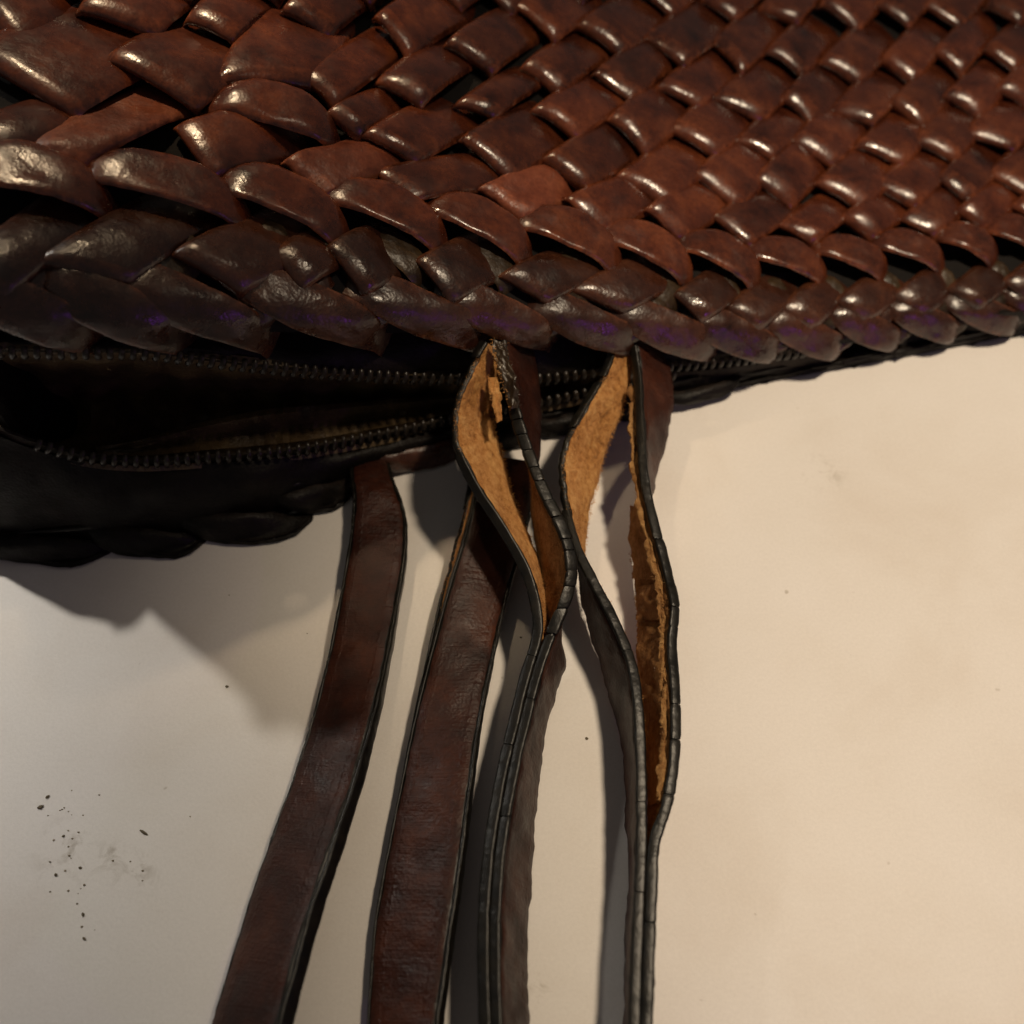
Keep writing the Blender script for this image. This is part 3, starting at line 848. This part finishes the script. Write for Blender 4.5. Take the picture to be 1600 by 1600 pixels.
# ragged scraps where the paint has broken off at the top
R3s = ribbon('torn_flap', s3, [((764, 588, 34), (780, 592, 33)), ((766, 612, 33), (782, 612, 32.5)), ((772, 636, 32), (784, 634, 31)), ((778, 660, 31), (786, 656, 30))], 0.0008, (M_SUEDE, M_SUEDE_D, M_SUEDE, M_SUEDE), N=24, wob=0.0004, edge_noise=0.0004)
fibres(R3s, 1, 0.0, 1.0, 60, s3, M_SUEDE, 0.0008)
R3t = ribbon('torn_flap', s3, [((768, 530, 37.5), (786, 534, 38)), ((772, 560, 36.5), (796, 560, 37)), ((784, 600, 34.5), (806, 598, 35)), ((796, 640, 32), (812, 636, 32.5))], 0.0010, (M_OLIVE, M_SUEDE_D, M_OLIVE, M_OLIVE), N=30, wob=0.0006, edge_noise=0.0005)
fibres(R3t, 1, 0.0, 1.0, 120, s3, M_SUEDE, 0.0010)
fibres(R3t, 2, 0.0, 1.0, 80, s3, M_OLIVE, 0.0009)

# strap 4: on edge, rightmost --------------------------------------------------------------
s4 = strap_root('rightmost strap standing on edge, its layers peeled apart and its inner suede torn')
R4o = ribbon('outer_layer', s4, [((992, 528, 24.5), (1036, 534, 17)), ((1001, 580, 22), (1055, 602, 13.5)), ((1006, 650, 21), (1045, 682, 10)), ((1012, 735, 20), (1022, 768, 8)), ((1024, 800, 19), (1006, 832, 6)), ((1047, 888, 18), (1002, 915, 4)), ((1060, 950, 18), (1006, 975, 3.5)), ((1056, 1010, 17), (1008, 1040, 3)),
                               ((1062, 1100, 17), (1016, 1125, 2.5)), ((1060, 1190, 16.5), (1022, 1215, 2)), ((1049, 1260, 16), (1024, 1290, 1.5)), ((1030, 1320, 16), (1022, 1355, 1)), ((1026, 1400, 16), (1018, 1435, .6)), ((1022, 1500, 16), (1014, 1525, .5)), ((1019, 1600, 16), (1012, 1615, .5)), ((1018, 1690, 16), (1010, 1700, .5))],
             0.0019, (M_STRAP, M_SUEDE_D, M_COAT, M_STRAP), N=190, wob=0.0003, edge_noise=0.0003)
R4i = ribbon('inner_layer', s4, [((964, 540, 24), (992, 546, 19)), ((950, 580, 23), (986, 590, 17)), ((925, 622, 22), (975, 640, 14)), ((891, 685, 21), (949, 702, 11)), ((881, 735, 20), (936, 752, 9)), ((889, 790, 19), (922, 808, 8)), ((906, 850, 18.5), (914, 875, 6.5)), ((933, 905, 18), (922, 940, 4.5)),
                               ((962, 960, 17.5), (938, 1005, 3)), ((990, 1025, 17), (960, 1078, 2)), ((1003, 1090, 17), (980, 1145, 1.5)), ((1009, 1190, 16.5), (990, 1235, 1)), ((1010, 1260, 16.3), (993, 1305, .8)), ((1010, 1320, 16), (996, 1360, .6)), ((1007, 1400, 16), (993, 1440, .6)), ((1003, 1500, 16), (990, 1530, .5)), ((1000, 1600, 16), (988, 1620, .5)), ((999, 1690, 16), (987, 1702, .5))],
             0.0019, (M_SUEDE, M_STRAP, M_COAT, M_STRAP), N=200, wob=0.0003, edge_noise=0.0003)
cr = [0.02, 0.30, 0.40, 0.437, 0.535, 0.575, 0.65, 0.83, 1.0]
for a, b in zip(cr[:-1], cr[1:]):
    coat(R4o, 1, a, b - 0.0012, 0.00112, random.uniform(0.0004, 0.0007), s4, lump=0.2)
for a, b in ((0.0, 0.07), (0.085, 0.16), (0.30, 0.52), (0.521, 0.70), (0.701, 0.82), (0.821, 1.0)):
    coat(R4i, 1, a, b, 0.0011, 0.00045, s4, lump=0.2)
fibres(R4i, 1, 0.02, 0.62, 1100, s4, M_SUEDE, 0.0008)
fibres(R4i, 2, 0.02, 0.45, 1100, s4, M_SUEDE, 0.0009)
fibres(R4o, 2, 0.25, 0.75, 260, s4, M_SUEDE_D, 0.0006)
fuzz(R4i, 0.02, 0.42, 4500, s4, M_SUEDE)
fuzz(R4o, 0.25, 0.72, 3500, s4, M_TORN, 0.0007, side=-1)
# torn leftover of the glued middle layer clinging to the outer layer
R4s = ribbon('torn_flap', s4, [((985, 600, 20), (998, 604, 19)), ((984, 660, 19), (1002, 664, 18)), ((990, 730, 18.5), (1006, 735, 17)), ((995, 790, 18), (1016, 795, 17.5)), ((1012, 860, 17.5), (1030, 862, 17)), ((1026, 930, 17), (1044, 932, 16.5)), ((1032, 1000, 16.5), (1046, 1004, 16)), ((1034, 1080, 16), (1048, 1084, 16)), ((1034, 1160, 16), (1046, 1164, 15.6)), ((1026, 1250, 15.6), (1036, 1254, 15.4))],
             0.0008, (M_TORN, M_SUEDE_D, M_TORN, M_TORN), N=130, wob=0.0006, edge_noise=0.0006)
fibres(R4s, 1, 0.0, 1.0, 500, s4, M_TORN, 0.0007)
fibres(R4s, 2, 0.0, 1.0, 400, s4, M_TORN, 0.0006)

for rows in ([((985, 790, 10), (1010, 795, 18)), ((983, 850, 8), (1016, 850, 17.5)), ((988, 904, 7), (1026, 906, 17))],
             [((993, 915, 7), (1028, 913, 17)), ((992, 942, 7), (1034, 941, 17)), ((997, 969, 6.5), (1036, 969, 16.8))],
             [((995, 978, 6.5), (1035, 980, 16.5)), ((995, 1040, 6), (1034, 1034, 16.4)), ((1002, 1100, 5.5), (1034, 1094, 16)), ((1008, 1180, 5), (1034, 1180, 15.8)), ((1014, 1260, 4), (1028, 1254, 15.2))]):
    Rp = ribbon('torn_flap', s4, rows, 0.0007, (M_SUEDE_D, M_SUEDE_D, M_TORN, M_TORN), N=60, wob=0.0004, edge_noise=0.0006)
    fibres(Rp, 1, 0.0, 1.0, 160, s4, M_TORN, 0.0006)
    fibres(Rp, 2, 0.0, 1.0, 160, s4, M_TORN, 0.0007)

# ------------------------------------------------------------------ crumbs on the table
def crumb_mesh(seed):
    r = random.Random(seed)
    V = []
    for i in range(5):
        th = math.pi * i / 4
        for j in range(7):
            ph = 2 * math.pi * j / 7
            k = 1 + r.uniform(-.35, .35)
            V.append((math.sin(th) * math.cos(ph) * k, math.sin(th) * math.sin(ph) * k, math.cos(th) * .6 * k))
    F = [(i * 7 + j, (i + 1) * 7 + j, (i + 1) * 7 + (j + 1) % 7, i * 7 + (j + 1) % 7) for i in range(4) for j in range(7)]
    me = mesh('leather_crumb', V, F, None, None, 40)
    me.materials.append(M_CRUMB)
    return me
CM = [crumb_mesh(k) for k in range(4)]
def crumb(px, py, sx, sy, rot, label):
    o = bpy.data.objects.new('leather_crumb', random.choice(CM))
    col.objects.link(o)
    hz = min(sx, sy) * 0.0007
    o.location = P(px, py, 0) + np.array([0, 0, hz * 0.55])
    o.scale = (sx * .00088, sy * .00088, hz)
    o.rotation_euler = (0, 0, rot)
    o['label'] = label; o['category'] = 'crumb'; o['group'] = 'dark crumbs on the table'
crumb(64, 1261, 0.75, 0.45, 0.6, 'largest dark crumb on the white table at the far left')
crumb(75, 1245, 0.5, 0.35, 0.9, 'dark crumb just above the largest crumb at the far left')
crumb(224, 1301, 1.15, 0.33, -0.55, 'long thin grey-brown crumb lying left of the leftmost strap')
crumb(99, 1307, 0.36, 0.28, 0.2, 'small dark crumb below the brown smudge at far left')
crumb(355, 1073, 0.42, 0.36, 0.1, 'lone round crumb in the bag shadow left of the straps')
crumb(917, 1154, 0.36, 0.34, 0.1, 'lone brown crumb between the two straps standing on edge')
crumb(814, 996, 0.3, 0.26, 0.3, 'tiny crumb beside the third strap where its layers meet')
crumb(126, 1356, 0.42, 0.28, 0.0, 'flat dark crumb in the middle of the scatter at far left')
crumb(88, 1367, 0.34, 0.34, 0.4, 'round dark crumb low in the scatter at far left')
crumb(130, 1429, 0.32, 0.48, 0.2, 'upright dark crumb below the scatter at far left')
crumb(132, 1467, 0.5, 0.28, -0.5, 'lowest slanting crumb at far left')
V, F = [], []
base = CM[0]
bv = [v.co.copy() for v in base.vertices]; bf = [tuple(p.vertices) for p in base.polygons]
for (px, py) in [(94, 1266), (100, 1262), (107, 1268), (112, 1273), (130, 1274), (107, 1298), (107, 1323), (78, 1347), (102, 1361), (109, 1337), (111, 1341), (204, 1346), (223, 1361), (223, 1376), (176, 1345), (107, 1392), (122, 1396), (132, 1383), (121, 1412), (128, 1448), (148, 1453), (155, 1242), (112, 1235), (297, 1276), (358, 930), (480, 990)] + [(random.gauss(120, 45), random.gauss(1350, 60)) for _ in range(8)]:
    q = P(px, py, 0); s = random.uniform(0.09, 0.20) * .001; k = len(V); a = random.uniform(0, 6)
    for v in bv:
        V.append((q[0] + (v.x * math.cos(a) - v.y * math.sin(a)) * s * 1.3, q[1] + (v.x * math.sin(a) + v.y * math.cos(a)) * s, s * .35 + v.z * s * .6))
    F += [tuple(k + i for i in f) for f in bf]
o = link('leather_dust', mesh('leather_dust', V, F, None, None, 0), None, (M_DUST,))
o['kind'] = 'stuff'; o['label'] = 'fine faint leather dust scattered on the table at far left'; o['category'] = 'dust'
